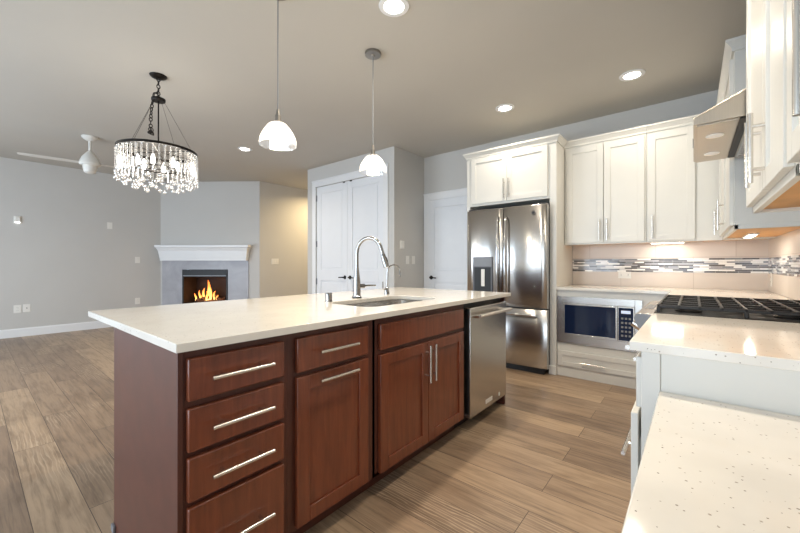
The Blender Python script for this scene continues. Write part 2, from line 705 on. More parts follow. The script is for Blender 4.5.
# interior doors -------------------------------------------------------------
def casing(n, x0, x1, z1, y, w=0.09):
    b = B()
    b.box(ID, x0 - w, x0, y - 0.018, y, 0, z1 + w)
    b.box(ID, x1, x1 + w, y - 0.018, y, 0, z1 + w)
    b.box(ID, x0, x1, y - 0.018, y, z1, z1 + w)
    b.box(ID, x0 - w - 0.006, x1 + w + 0.006, y - 0.024, y, z1 + w, z1 + w + 0.02)
    struct(b.obj('trim_%d' % n, m_trim, bevel=0.003))


def panel_door(n, x0, x1, z1, y, knob_u, rail=0.105):
    """two-panel door, front face at y (faces -y)"""
    b = B()
    t = 0.035
    b.box(ID, x0, x0 + rail, y, y + t, 0.012, z1)
    b.box(ID, x1 - rail, x1, y, y + t, 0.012, z1)
    for z0, zz in ((0.012, 0.24), (0.88, 1.06), (z1 - 0.12, z1)):
        b.box(ID, x0 + rail, x1 - rail, y, y + t, z0, zz)
    for z0, zz in ((0.24, 0.88), (1.06, z1 - 0.12)):
        b.box(ID, x0 + rail, x1 - rail, y + 0.011, y + t, z0, zz)
        b.box(ID, x0 + rail + 0.035, x1 - rail - 0.035, y + 0.005, y + t - 0.01, z0 + 0.035, zz - 0.035)
    d = struct(b.obj('door_%d' % n, m_door, bevel=0.004))
    d['kind'] = 'structure'
    return d


def lever(d, x, y, z, s):
    b = B()
    RX = Matrix.Rotation(PI / 2, 3, 'X')
    b.lathe([(0.0, 0), (0.03, 0), (0.03, 0.006), (0.012, 0.012), (0.011, 0.045), (0.0, 0.046)], (x, y, z), 20, RX)
    b.path([(x, y - 0.04, z), (x + s * 0.03, y - 0.044, z), (x + s * 0.11, y - 0.042, z - 0.004)], [0.011, 0.010, 0.008], 10)
    b.obj('door_handle', m_bronze, d)


def hinge(d, x, y, z):
    B().box(ID, x - 0.012, x + 0.012, y - 0.004, y + 0.002, z - 0.05, z + 0.05).tube((x, y - 0.007, z - 0.052), (x, y - 0.007, z + 0.052), 0.007, 8).obj('hinge', m_grey, d)


xm = (DX0 + DX1) / 2
d1 = panel_door(1, DX0 + 0.004, xm - 0.002, DZ - 0.004, YP + 0.012, 0)
lever(d1, xm - 0.06, YP + 0.012, 0.945, -1)
d2 = panel_door(2, xm + 0.002, DX1 - 0.004, DZ - 0.004, YP + 0.012, 0)
lever(d2, xm + 0.06, YP + 0.012, 0.945, 1)
for z in (0.3, 0.86, 1.5, 2.28):
    hinge(d1, DX0 + 0.004, YP + 0.008, z)
    hinge(d2, DX1 - 0.004, YP + 0.008, z)
for d, x in ((d1, xm - 0.08), (d2, xm + 0.08)):
    B().box(ID, x - 0.02, x + 0.02, YP + 0.002, YP + 0.012, DZ - 0.02, DZ - 0.004).obj('door_catch', m_bronze, d)
casing(1, DX0, DX1, DZ, YP)
BX0, BX1, BZ = -3.15, -2.35, 2.13
d3 = panel_door(3, BX0 + 0.003, BX1 - 0.003, BZ - 0.004, YB - 0.03, 0)
lever(d3, BX0 + 0.06, YB - 0.03, 0.95, 1)
casing(2, BX0, BX1, BZ, YB)

# backsplash tile fields and mosaic bands
ZC = 0.915
ZU = 1.36
struct(B().box(ID, -1.097, XR, YB - 0.01, YB, ZC, ZU + 0.02).obj('trim_3', tile_mat('stone_tile_back', 0), smooth=False))
struct(B().box(ID, XR - 0.01, XR, 1.29, YB - 0.01, ZC, ZU + 0.02).box(ID, XR - 0.01, XR, 2.09, 2.9, ZU + 0.02, 1.9).obj('trim_4', tile_mat('stone_tile_side', 1), smooth=False))
struct(B().box(ID, -1.097, XR - 0.01, YB - 0.0135, YB - 0.01, 1.068, 1.2075).obj('trim_5', mosaic_mat('mosaic_back', 0), smooth=False))
struct(B().box(ID, XR - 0.0135, XR - 0.01, 1.29, YB - 0.0135, 1.068, 1.2075).obj('trim_6', mosaic_mat('mosaic_side', 1), smooth=False))

# ------------------------------------------------------------------ cabinet parts


def slab(name, M, u0, u1, z0, z1, v0, th, mat, parent, bev=0.004, label=None):
    return B().box(M, u0, u1, v0, v0 + th, z0, z1).obj(name, mat, parent, bevel=bev, label=label)


def shaker(name, M, u0, u1, z0, z1, v0, mat, parent, rail=0.058, th=0.02, rec=0.009):
    b = B()
    b.box(M, u0, u0 + rail, v0, v0 + th, z0, z1)
    b.box(M, u1 - rail, u1, v0, v0 + th, z0, z1)
    b.box(M, u0 + rail, u1 - rail, v0, v0 + th, z0, z0 + rail)
    b.box(M, u0 + rail, u1 - rail, v0, v0 + th, z1 - rail, z1)
    b.box(M, u0 + rail - 0.004, u1 - rail + 0.004, v0 + 0.001, v0 + th - rec, z0 + rail - 0.004, z1 - rail + 0.004)
    return b.obj(name, mat, parent, bevel=0.0018)


def pull(M, u, z, v, length, vert, parent, r=0.0068, out=0.032, mat=None):
    """bar pull centred at (u, z) on the surface v"""
    b = B()
    h = length / 2
    k = length * 0.31
    if vert:
        b.tube(M @ Vector((u, v + out, z - h)), M @ Vector((u, v + out, z + h)), r, 12)
        for s in (-k, k):
            b.tube(M @ Vector((u, v - 0.002, z + s)), M @ Vector((u, v + out, z + s)), r * 0.85, 10)
    else:
        b.tube(M @ Vector((u - h, v + out, z)), M @ Vector((u + h, v + out, z)), r, 12)
        for s in (-k, k):
            b.tube(M @ Vector((u + s, v - 0.002, z)), M @ Vector((u + s, v + out, z)), r * 0.85, 10)
    return b.obj('handle', mat or m_nickel, parent)


# ------------------------------------------------------------------ island
IX0, IX1, IY0, IY1 = -2.343, -1.166, 0.390, 2.862
IB = -1.925          # back of the island cabinets
IFX = -1.212         # face frame plane
IM = frame((IFX, 0, 0), (0, 1, 0), (1, 0, 0))   # u = y, v = out towards +x
ZT = 0.887


def island_body(parent, y0, y1, end=None):
    b = B()
    b.box(ID, IB + 0.01, IFX, y0, y1, 0.10, ZT)
    b.box(ID, IB + 0.01, IFX - 0.075, y0, y1, 0.0, 0.10)
    b.obj('body', m_cherry_dark, parent, bevel=0.0015)


# 1 drawer bank at the near end
t = thing('drawer_cabinet', 'dark cherry four-drawer cabinet at the near end of the island', 'cabinet', (-1.55, 0.6, 0))
island_body(t, 0.425, 0.787)
b = B()
b.box(ID, IB - 0.012, IFX + 0.003, 0.408, 0.425, 0.0, ZT)
b.obj('end_panel', m_cherry_dark, t, bevel=0.0015, label='plain dark cherry end panel')
B().box(ID, IB - 0.018, IB + 0.02, 0.398, 0.408, 0.0, 0.03).obj('panel_base', m_tanbase, t, bevel=0.002)
for z0, z1 in ((0.725, 0.858), (0.568, 0.703), (0.414, 0.550), (0.118, 0.396)):
    d = slab('drawer', IM, 0.432, 0.764, z0, z1, 0.0, 0.021, m_cherry, t, 0.0045)
    pull(IM, 0.597, (z0 + z1) / 2 if z1 > 0.5 else 0.254, 0.021, 0.212, False, d)
# 2 narrow cabinet
t = thing('base_cabinet', 'dark cherry island cabinet with one drawer above a single door, beside the four-drawer bank', 'cabinet', (-1.55, 1.02, 0))
island_body(t, 0.787, 1.262)
d = slab('drawer', IM, 0.822, 1.216, 0.722, 0.858, 0, 0.021, m_cherry, t, 0.0045)
pull(IM, 1.016, 0.793, 0.021, 0.212, False, d)
d = shaker('door', IM, 0.822, 1.216, 0.115, 0.703, 0, m_cherry, t)
pull(IM, 1.016, 0.676, 0.021, 0.212, False, d)
# 3 sink base
t = thing('sink_cabinet', 'dark cherry two-door island cabinet under the sink, beside the dishwasher', 'cabinet', (-1.55, 1.7, 0))
b = B()      # hollow box so that the bowl fits in
y0, y1 = 1.262, 2.16
b.box(ID, IB + 0.01, IFX, y0, y0 + 0.018, 0.10, ZT)
b.box(ID, IB + 0.01, IFX, y1 - 0.018, y1, 0.10, ZT)
b.box(ID, IB + 0.01, IB + 0.025, y0, y1, 0.10, ZT)
b.box(ID, IFX - 0.02, IFX, y0, y1, 0.10, ZT)
b.box(ID, IB + 0.01, IFX, y0, y1, 0.10, 0.118)
b.box(ID, IB + 0.01, IFX - 0.075, y0, y1, 0.0, 0.10)
b.obj('body', m_cherry_dark, t, bevel=0.0015)
slab('false_front', IM, 1.302, 2.126, 0.722, 0.852, 0, 0.021, m_cherry, t, 0.0045)
for u0, u1, hu in ((1.302, 1.711, 1.688), (1.715, 2.126, 1.744)):
    d = shaker('door', IM, u0, u1, 0.112, 0.698, 0, m_cherry, t)
    pull(IM, hu, 0.577, 0.021, 0.212, True, d)
# 4 dishwasher
t = thing('dishwasher', 'stainless steel dishwasher with a bar handle at the far end of the island', 'dishwasher', (-1.55, 2.48, 0))
B().box(ID, IB + 0.05, -1.232, 2.168, 2.80, 0.1, ZT - 0.004).obj('body', m_black, t)
B().box(ID, IB + 0.05, -1.29, 2.168, 2.80, 0.0, 0.1).obj('kick_plate', m_toe, t)
d = B().box(ID, -1.232, -1.176, 2.192, 2.792, 0.09, 0.848).obj('door', m_steel, t, bevel=0.006)
b = B()
b.tube((-1.122, 2.215, 0.795), (-1.122, 2.75, 0.795), 0.0125, 16)
for y in (2.222, 2.743):
    b.path([(-1.178, y, 0.79), (-1.15, y, 0.79), (-1.122, y, 0.795)], [0.011, 0.012, 0.0135], 12)
b.obj('handle', m_nickel, d)
B().box(ID, -1.1765, -1.174, 2.42, 2.53, 0.125, 0.155).obj('badge', m_plate, d, bevel=0.001)
B().lathe([(0, 0), (0.016, 0), (0.016, 0.002), (0, 0.002)], (-1.1765, 2.655, 0.135), 20, Matrix.Rotation(PI / 2, 3, 'Y')).obj('sticker', m_plate, d)
# far end panel
tag(B().box(ID, IB - 0.012, IFX + 0.012, 2.803, 2.830, 0, ZT).obj('end_panel', m_cherry_dark, bevel=0.0015),
    'dark cherry panel closing the far end of the island past the dishwasher', 'panel')
tag(B().box(ID, IB - 0.012, IB + 0.008, 0.427, 2.801, 0, ZT).obj('back_panel', m_cherry_dark, bevel=0.0015),
    'dark cherry back panel of the island under the seating overhang', 'panel')


def rrect(x0, x1, y0, y1, r, n=8):
    pts = []
    for cx, cy, a0 in ((x1 - r, y1 - r, 0), (x0 + r, y1 - r, 90), (x0 + r, y0 + r, 180), (x1 - r, y0 + r, 270)):
        for i in range(n + 1):
            a = math.radians(a0 + 90 * i / n)
            pts.append((cx + r * math.cos(a), cy + r * math.sin(a)))
    return pts


SX0, SX1, SY0, SY1 = -1.735, -1.345, 1.385, 2.085
tag(B().plate([(IX0, IY0), (IX1, IY0), (IX1, IY1), (IX0, IY1)], rrect(SX0, SX1, SY0, SY1, 0.09), ZT, ZC).obj('island_countertop', m_quartz, bevel=0.002),
    'long white speckled quartz top of the island', 'countertop')
t = thing('sink', 'undermount stainless sink bowl set into the island top', 'sink', (-1.54, 1.73, 0.69))
b = B()
rings = []
for k, (dr, z) in enumerate(((0.02, ZT - 0.001), (0.004, ZT - 0.002), (0.004, ZT - 0.05), (-0.006, 0.74), (-0.05, 0.71), (-0.14, 0.702))):
    rings.append([(x, y, z) for x, y in rrect(SX0 - dr, SX1 + dr, SY0 - dr, SY1 + dr, max(0.03, 0.09 + dr))])
b.loft(rings, True, False)
b.bm.faces.new([b.bm.verts.new(p) for p in rings[-1]])
bmesh.ops.remove_doubles(b.bm, verts=b.bm.verts, dist=1e-5)
b.obj('bowl', m_steel, t)
B().lathe([(0, 0), (0.045, 0), (0.045, 0.006), (0.03, 0.004), (0, 0.003)], (-1.54, 1.73, 0.703), 24).obj('drain', m_chrome, t)

# faucet
fx, fy = -1.805, 1.725
t = thing('kitchen_faucet', 'tall gooseneck pull-down chrome faucet behind the sink', 'faucet', (fx, fy, ZC))
B().lathe([(0, 0), (0.031, 0), (0.031, 0.012), (0.027, 0.016), (0.026, 0.07), (0.024, 0.12), (0.0155, 0.19), (0.0135, 0.215), (0, 0.215)], (fx, fy, ZC), 28).obj('body', m_tap, t)
B().lathe([(0.031, 0.0), (0.0335, 0.0), (0.0335, 0.009), (0.031, 0.009)], (fx, fy, ZC), 28).obj('base_ring', m_black, t)
pts = [(fx, fy, ZC + 0.2), (fx, fy, ZC + 0.31)]
ux, uy = 0.93, 0.30
ar = 0.097
for i in range(1, 13):
    a = PI - PI * 0.93 * i / 12
    s_ = ar + ar * math.cos(a)
    pts.append((fx + ux * s_, fy + uy * s_, ZC + 0.31 + ar * math.sin(a) * 1.08))
e0 = Vector(pts[-1])
dr = (e0 - Vector(pts[-2])).normalized()
e1 = e0 + dr * 0.035
B().path(pts + [e1], 0.0128, 14).obj('gooseneck', m_tap, t)
sh = B().path([e1 - dr * 0.003, e1 + dr * 0.01, e1 + dr * 0.06, e1 + dr * 0.088], [0.0145, 0.0165, 0.0195, 0.0185], 18).obj('spray_head', m_tap, t)
side = Vector((ux, uy, 0))
cpt = e1 + dr * 0.04 + side * 0.016
B().path([cpt - dr * 0.022, cpt, cpt + dr * 0.022], [0.005, 0.0075, 0.005], 10).obj('spray_button', m_black, sh)
b = B()
b.tube((fx + 0.01, fy + 0.012, ZC + 0.083), (fx + 0.022, fy + 0.05, ZC + 0.083), 0.0155, 14)
b.path([(fx + 0.02, fy + 0.047, ZC + 0.083), (fx + 0.03, fy + 0.075, ZC + 0.085), (fx + 0.052, fy + 0.135, ZC + 0.084)], [0.008, 0.0065, 0.0055], 10)
b.obj('lever', m_tap, t)
# filtered water tap
gx, gy = -1.86, 2.10
t = thing('water_tap', 'small slim gooseneck water tap to the right of the tall faucet', 'faucet', (gx, gy, ZC))
B().lathe([(0, 0), (0.021, 0), (0.021, 0.006), (0.017, 0.03), (0.0125, 0.052), (0.007, 0.058), (0, 0.058)], (gx, gy, ZC), 22).obj('body', m_tap, t)
pts = [(gx, gy, ZC + 0.05), (gx + 0.003, gy, ZC + 0.12)]
for i in range(0, 11):
    a = PI - PI * 0.97 * i / 10
    s_ = 0.05 + 0.05 * math.cos(a)
    pts.append((gx + 0.006 + 0.8 * s_, gy + 0.6 * s_, ZC + 0.175 + 0.055 * math.sin(a)))
pts.append((gx + 0.006 + 0.8 * 0.101, gy + 0.6 * 0.101, ZC + 0.14))
B().path(pts, 0.0058, 10).obj('spout', m_tap, t)
B().path([(gx - 0.005, gy - 0.012, ZC + 0.035), (gx - 0.01, gy - 0.034, ZC + 0.04), (gx - 0.01, gy - 0.036, ZC + 0.10)], [0.006, 0.005, 0.005], 8).obj('lever', m_tap, t)
tag(B().lathe([(0, 0), (0.0235, 0), (0.0235, 0.006), (0.021, 0.008), (0.021, 0.052), (0.019, 0.056), (0, 0.056)], (-1.765, 1.445, ZC), 26).obj('air_gap_cap', m_tap),
    'short round nickel cap on the island top left of the faucet', 'air gap')

# ------------------------------------------------------------------ refrigerator bay
t = thing('refrigerator_cabinet', 'tall white cabinet framing the refrigerator with two doors above it', 'cabinet', (-1.64, 4.2, 0))
CY = 3.90
KM = frame((0, CY, 0), (1, 0, 0), (0, -1, 0))
b = B()
b.box(ID, -2.142, -2.098, CY, YB - 0.002, 0, 2.43)
b.box(ID, -1.168, -1.100, CY, YB - 0.002, 0, 2.43)
b.box(ID, -2.098, -1.168, CY, YB - 0.002, 1.845, 2.43)
b.obj('body', m_white, t, bevel=0.002)
B().box(ID, -1.174, -1.0985, CY - 0.012, CY + 0.03, 0, 0.09).obj('plinth', m_white, t, bevel=0.002)
for u0, u1, hu in ((-2.072, -1.631, -1.657), (-1.627, -1.186, -1.601)):
    d = shaker('door', KM, u0, u1, 1.872, 2.41, 0, m_white, t)
    pull(KM, hu, 2.01, 0.02, 0.215, True, d)
crown = [(-0.001, 2.425), (0.012, 2.425), (0.012, 2.44), (0.016, 2.447), (0.036, 2.474), (0.041, 2.477), (0.041, 2.491), (-0.001, 2.491)]
B().sweep([(-2.142, YB - 0.002), (-2.142, CY), (-1.100, CY), (-1.100, 4.155)], crown).obj('crown', m_white, t, smooth=False)

t = thing('refrigerator', 'stainless french door refrigerator with a water dispenser in the left door', 'refrigerator', (-1.6, 4.1, 0))
FY = 3.77
RM = frame((0, FY, 0), (1, 0, 0), (0, -1, 0))
fx0, fx1, fxm = -2.072, -1.158, -1.628
B().box(ID, fx0 + 0.008, -1.196, FY + 0.075, YB - 0.06, 0.03, 1.755).obj('body', m_fridge_side, t, bevel=0.004)
B().box(ID, fx0 + 0.02, -1.20, FY + 0.05, FY + 0.12, 0.0, 0.055).obj('grille', m_black, t)
b = B()


def door_skin(u0, u1, z0, z1, bulge=0.008, n=14):
    """gently bowed door front with rounded edges"""
    rings = []
    for i in range(n + 1):
        s_ = i / n
        u = u0 + (u1 - u0) * s_
        e = min(s_, 1 - s_) * (u1 - u0)
        rim = 0.012 * (1 - min(1, e / 0.012)) ** 2
        v = bulge * (1 - (2 * s_ - 1) ** 2) - rim
        rings.append([RM @ Vector(p) for p in ((u, -0.07, z0), (u, v - 0.006, z0), (u, v, z0 + 0.006), (u, v, z1 - 0.006), (u, v - 0.006, z1), (u, -0.07, z1))])
    return B().loft(rings)


dl = door_skin(fx0, fxm - 0.003, 0.692, 1.775).obj('left_door', m_fridge, t, ang=50)
drr = door_skin(fxm + 0.003, fx1, 0.692, 1.775).obj('right_door', m_fridge, t, ang=50)
dw = door_skin(fx0, fx1, 0.07, 0.678).obj('freezer_drawer', m_fridge, t, ang=50)
for d, u in ((dl, fxm - 0.045), (drr, fxm + 0.045)):
    b = B()
    pts = [RM @ Vector((u, v, z)) for v, z in ((0.0, 0.80), (0.035, 0.805), (0.05, 0.86), (0.058, 1.2), (0.05, 1.61), (0.035, 1.665), (0.0, 1.67))]
    b.path(pts, [0.012, 0.0125, 0.013, 0.013, 0.013, 0.0125, 0.012], 14)
    b.obj('handle', m_chrome, d)
b = B()
b.path([RM @ Vector(p) for p in ((fx0 + 0.1, 0.0, 0.615), (fx0 + 0.1, 0.05, 0.62), (fx0 + 0.14, 0.058, 0.62), ((fx0 + fx1) / 2, 0.066, 0.62), (fx1 - 0.14, 0.058, 0.62), (fx1 - 0.1, 0.05, 0.62), (fx1 - 0.1, 0.0, 0.615))],
       0.0135, 14)
b.obj('handle', m_chrome, dw)
# dispenser
b = B()
b.box(RM, -1.985, -1.742, -0.01, 0.018, 0.80, 1.235)
dp = b.obj('dispenser', m_fridge_side, dl, bevel=0.004)
B().box(RM, -1.978, -1.749, 0.016, 0.021, 1.125, 1.228).obj('control_panel', m_grey, dl, bevel=0.002)
B().box(RM, -1.965, -1.762, 0.017, 0.0195, 0.83, 1.115).obj('recess', m_black, dl)
B().box(RM, -1.878, -1.835, 0.0185, 0.024, 0.90, 1.095).obj('paddle', m_plate, dl, bevel=0.003)
b = B()
b.lathe([(0, 0), (0.022, 0), (0.022, 0.003), (0.018, 0.0035), (0.0, 0.0035)], RM @ Vector((fx1 - 0.13, 0.0085, 1.69)), 24, Matrix.Rotation(PI / 2, 3, 'X'))
lg = b.obj('logo', m_black, drr)
B().torus(RM @ Vector((fx1 - 0.13, 0.012, 1.69)), 0.017, 0.0016, Matrix.Rotation(PI / 2, 3, 'X')).obj('ring', m_nickel, lg)
for d, u in ((dl, fx0 + 0.05), (drr, fx1 - 0.05)):
    B().box(RM, u - 0.035, u + 0.035, -0.1, -0.02, 1.775, 1.79).obj('hinge_cover', m_black, d)

# ------------------------------------------------------------------ back-wall cabinets
UY = 4.20
UM = frame((0, UY, 0), (1, 0, 0), (0, -1, 0))


def upper_back(name, label, x0, x1, doors, loc):
    t = thing(name, label, 'cabinet', loc)
    b = B()
    b.box(ID, x0, x1, UY, YB - 0.002, ZU + 0.02, 2.43)
    b.box(ID, x0, x1, UY, UY + 0.018, ZU, ZU + 0.02)
    b.obj('body', m_white, t, bevel=0.0015)
    B().box(ID, x0 + 0.01, x1 - 0.01, UY + 0.02, YB - 0.016, ZU + 0.012, ZU + 0.019).obj('underside', m_ply, t, label='bare maple underside')
    for u0, u1, hu in doors:
        d = shaker('door', UM, u0, u1, 1.378, 2.398, 0, m_white, t)
        pull(UM, hu, 1.51, 0.02, 0.218, True, d)
    B().sweep([(x0, UY), (x1, UY)], crown).obj('crown', m_white, t, smooth=False)
    return t


upper_back('upper_cabinet', 'white two-door wall cabinet right of the refrigerator', -1.097, -0.352, ((-1.075, -0.72, -0.752), (-0.714, -0.366, -0.682)), (-0.73, 4.37, ZU))
upper_back('upper_cabinet', 'white single-door wall cabinet in the corner, left of the range hood', -0.35, XR - 0.012, ((-0.338, 0.012, -0.303),), (0.0, 4.37, ZU))

# right-wall uppers
UX = 0.19
WM = frame((UX, 0, 0), (0, 1, 0), (-1, 0, 0))


def upper_right(name, label, y0, y1, doors, ret=False):
    t = thing(name, label, 'cabinet', (0.36, (y0 + y1) / 2, ZU))
    b = B()
    b.box(ID, UX, XR - 0.012, y0, y1, ZU + 0.025, 2.43)
    b.box(ID, UX, UX + 0.018, y0, y1, ZU, ZU + 0.025)
    b.box(ID, UX, XR - 0.012, y0, y0 + 0.018, ZU, ZU + 0.025)
    b.box(ID, UX, XR - 0.012, y1 - 0.018, y1, ZU, ZU + 0.025)
    b.obj('body', m_white, t, bevel=0.0015)
    B().box(ID, UX + 0.019, XR - 0.014, y0 + 0.019, y1 - 0.019, ZU + 0.012, ZU + 0.024).obj('underside', m_ply, t, label='bare maple underside')
    for u0, u1, hu in doors:
        d = shaker('door', WM, u0, u1, 1.385, 2.398, 0, m_white, t)
        pull(WM, hu, 1.512, 0.02, 0.218, True, d)
    p = [(UX, y1), (UX, y0)] + ([(XR - 0.012, y0)] if ret else [])
    B().sweep(p, crown).obj('crown', m_white, t, smooth=False)


upper_right('upper_cabinet', 'white wall cabinet beyond the range hood, its side panel facing out', 2.93, UY - 0.062, ((2.965, 3.53, 3.50), (3.536, 4.10, 4.06)), True)
upper_right('upper_cabinet', 'large white wall cabinet in the near right corner, its long handles paired', 1.25, 2.08, ((1.272, 1.607, 1.565), (1.613, 2.068, 1.656)))
upper_right('upper_cabinet', 'white wall cabinet at the right edge of the photo, nearest the camera', 0.84, 1.248, ((0.862, 1.232, 0.905),))

# under-cabinet lights


def bar_light(label, x0, x1, y0, y1, z, energy):
    t = thing('cabinet_light', label, 'light', ((x0 + x1) / 2, (y0 + y1) / 2, z))
    B().box(ID, x0, x1, y0, y1, z, z + 0.0115).obj('housing', m_plate, t, bevel=0.002)
    B().box(ID, x0 + 0.012, x1 - 0.012, y0 + 0.008, y1 - 0.008, z - 0.004, z).obj('lens', m_led, t)
    area('under_cabinet_lamp', ((x0 + x1) / 2, (y0 + y1) / 2, z - 0.008), (0, 0, 0), x1 - x0 - 0.03, y1 - y0, energy, (1.0, 0.92, 0.78))


bar_light('slim warm light bar under the single-door cabinet on the back wall', -0.37 + 0.03, -0.06, 4.385, 4.42, ZU - 0.0, 1.05)
bar_light('small warm light under the cabinet past the hood', 0.30, 0.36, 3.55, 3.95, ZU + 0.0, 1.2)

# range hood
HY0, HY1 = 2.10, 2.86
t = thing('range_hood', 'stainless wedge-shaped range hood over the gas range', 'range hood', (0.3, 2.48, 1.78))
hx0 = 0.0
b = B()
xe = XR - 0.012
b.loft([[(hx0, y, 1.78), (hx0, y, 1.812), (xe - 0.28, y, 1.925), (xe - 0.28, y, 1.93), (xe, y, 1.93), (xe, y, 1.78)] for y in (HY0, HY1)])
b.obj('canopy', m_hood, t, bevel=0.002)
B().box(ID, xe - 0.26, xe, 2.36, 2.60, 1.93, H - 0.002).obj('chimney', m_hood, t, bevel=0.002)
b = B().box(ID, hx0 + 0.012, hx0 + 0.15, HY0 + 0.012, HY1 - 0.012, 1.772, 1.7795)
b.obj('light_panel', m_hood, t, bevel=0.001)
for y in (2.30, 2.66):
    l_ = B().lathe([(0, 0), (0.034, 0), (0.034, 0.004), (0, 0.004)], (hx0 + 0.08, y, 1.767), 20).obj('lamp', m_halo, t)
B().box(ID, hx0 + 0.155, hx0 + 0.185, HY0 + 0.012, HY1 - 0.012, 1.7745, 1.7795).obj('filter_slot', m_black, t)
b = B().box(ID, hx0 + 0.19, xe - 0.02, HY0 + 0.012, HY1 - 0.012, 1.774, 1.7795)
for i in range(18):
    y = HY0 + 0.03 + i * 0.0405
    b.box(ID, hx0 + 0.2, xe - 0.03, y, y + 0.02, 1.771, 1.774)
b.obj('filter', m_steel, t)
for i in range(4):
    y = 2.41 + i * 0.045
    B().tube((hx0 - 0.003, y, 1.796), (hx0 + 0.002, y, 1.796), 0.008, 12).obj('button', m_grey, t)

# ------------------------------------------------------------------ base cabinets along the back and right walls
BY = 3.92
BM = frame((0, BY, 0), (1, 0, 0), (0, -1, 0))
mx0, mx1 = -1.085, -0.375
t = thing('microwave_cabinet', 'white base cabinet holding the built-in microwave above one drawer', 'cabinet', (-0.62, 4.2, 0))
b = B()
b.box(ID, -1.097, mx0 + 0.01, BY, YB - 0.014, 0.09, ZT)
b.box(ID, mx1 - 0.01, -0.127, BY, YB - 0.014, 0.09, ZT)
b.box(ID, mx0 + 0.01, mx1 - 0.01, BY, YB - 0.014, 0.09, 0.36)
b.box(ID, mx0 + 0.01, mx1 - 0.01, BY, YB - 0.014, 0.81, ZT)
b.box(ID, mx0 + 0.01, mx1 - 0.01, YB - 0.05, YB - 0.014, 0.36, 0.81)
b.obj('body', m_white, t, bevel=0.002)
B().box(ID, -1.097, -0.127, BY + 0.0, BY + 0.1, 0, 0.09).obj('plinth', m_white, t)
d = shaker('drawer', BM, -1.085, -0.20, 0.108, 0.262, 0, m_white, t, rail=0.045)
pull(BM, -0.76, 0.165, 0.02, 0.215, False, d)
t = thing('microwave', 'stainless built-in microwave with dark glass door below the back counter', 'microwave', (-0.73, 4.1, 0.4))
b = B()
v0, v1 = 0.0, 0.018
b.box(BM, -1.094, mx0 + 0.048, v0, v1, 0.345, 0.822)
b.box(BM, mx1 - 0.04, mx1 + 0.018, v0, v1, 0.345, 0.822)
b.box(BM, mx0 + 0.048, mx1 - 0.04, v0, v1, 0.345, 0.425)
b.box(BM, mx0 + 0.048, mx1 - 0.04, v0, v1, 0.755, 0.822)
b.obj('trim_frame', m_steel, t, bevel=0.002)
bx0, bx1 = mx0 + 0.05, mx1 - 0.042
B().box(ID, bx0, bx1, BY - 0.002, YB - 0.07, 0.427, 0.753).obj('body', m_black, t)
px = bx1 - 0.135
b = B()
b.box(BM, bx0, bx0 + 0.016, 0.002, 0.03, 0.427, 0.753)
b.box(BM, px - 0.016, px, 0.002, 0.03, 0.427, 0.753)
b.box(BM, bx0 + 0.016, px - 0.016, 0.002, 0.03, 0.427, 0.45)
b.box(BM, bx0 + 0.016, px - 0.016, 0.002, 0.03, 0.738, 0.753)
d = b.obj('door', m_steel, t, bevel=0.002)
B().box(BM, bx0 + 0.015, px - 0.015, 0.004, 0.026, 0.449, 0.739).obj('window', m_darkglass, d)
cpn = B().box(BM, px + 0.003, bx1, 0.002, 0.028, 0.427, 0.753).obj('control_panel', m_steel, t, bevel=0.002)
B().box(BM, px + 0.009, bx1 - 0.009, 0.027, 0.030, 0.438, 0.743).obj('keypad', m_darkglass, cpn)
B().box(BM, px + 0.03, bx1 - 0.03, 0.0295, 0.031, 0.69, 0.718).obj('display', m_display, cpn)
for i in range(5):
    for j in range(3):
        u = px + 0.03 + j * 0.03
        B().box(BM, u, u + 0.018, 0.0295, 0.031, 0.475 + i * 0.04, 0.493 + i * 0.04).obj('button', m_grey, cpn)

t = thing('corner_cabinet', 'white corner base cabinet behind the gas range', 'cabinet', (0.2, 3.6, 0))
B().box(ID, -0.125, XR - 0.014, 2.875, YB - 0.014, 0.09, ZT).box(ID, -0.05, XR - 0.014, 2.875, YB - 0.014, 0, 0.09).obj('body', m_white, t, bevel=0.002)
QM = frame((-0.125, 0, 0), (0, 1, 0), (-1, 0, 0))
d = shaker('door', QM, 2.895, 3.50, 0.12, 0.69, 0, m_white, t)
pull(QM, 2.93, 0.57, 0.02, 0.215, True, d)
d = slab('drawer', QM, 2.895, 3.50, 0.715, 0.865, 0, 0.02, m_white, t, 0.003)
pull(QM, 3.2, 0.79, 0.02, 0.215, False, d)
tag(B().prism([(-1.097, 3.887), (-0.15, 3.887), (-0.15, 2.868), (XR - 0.0135, 2.868), (XR - 0.0135, YB - 0.0135), (-1.097, YB - 0.0135)], ZT, ZC).obj('corner_countertop', m_quartz, bevel=0.002),
    'white quartz countertop running along the back wall into the corner', 'countertop')

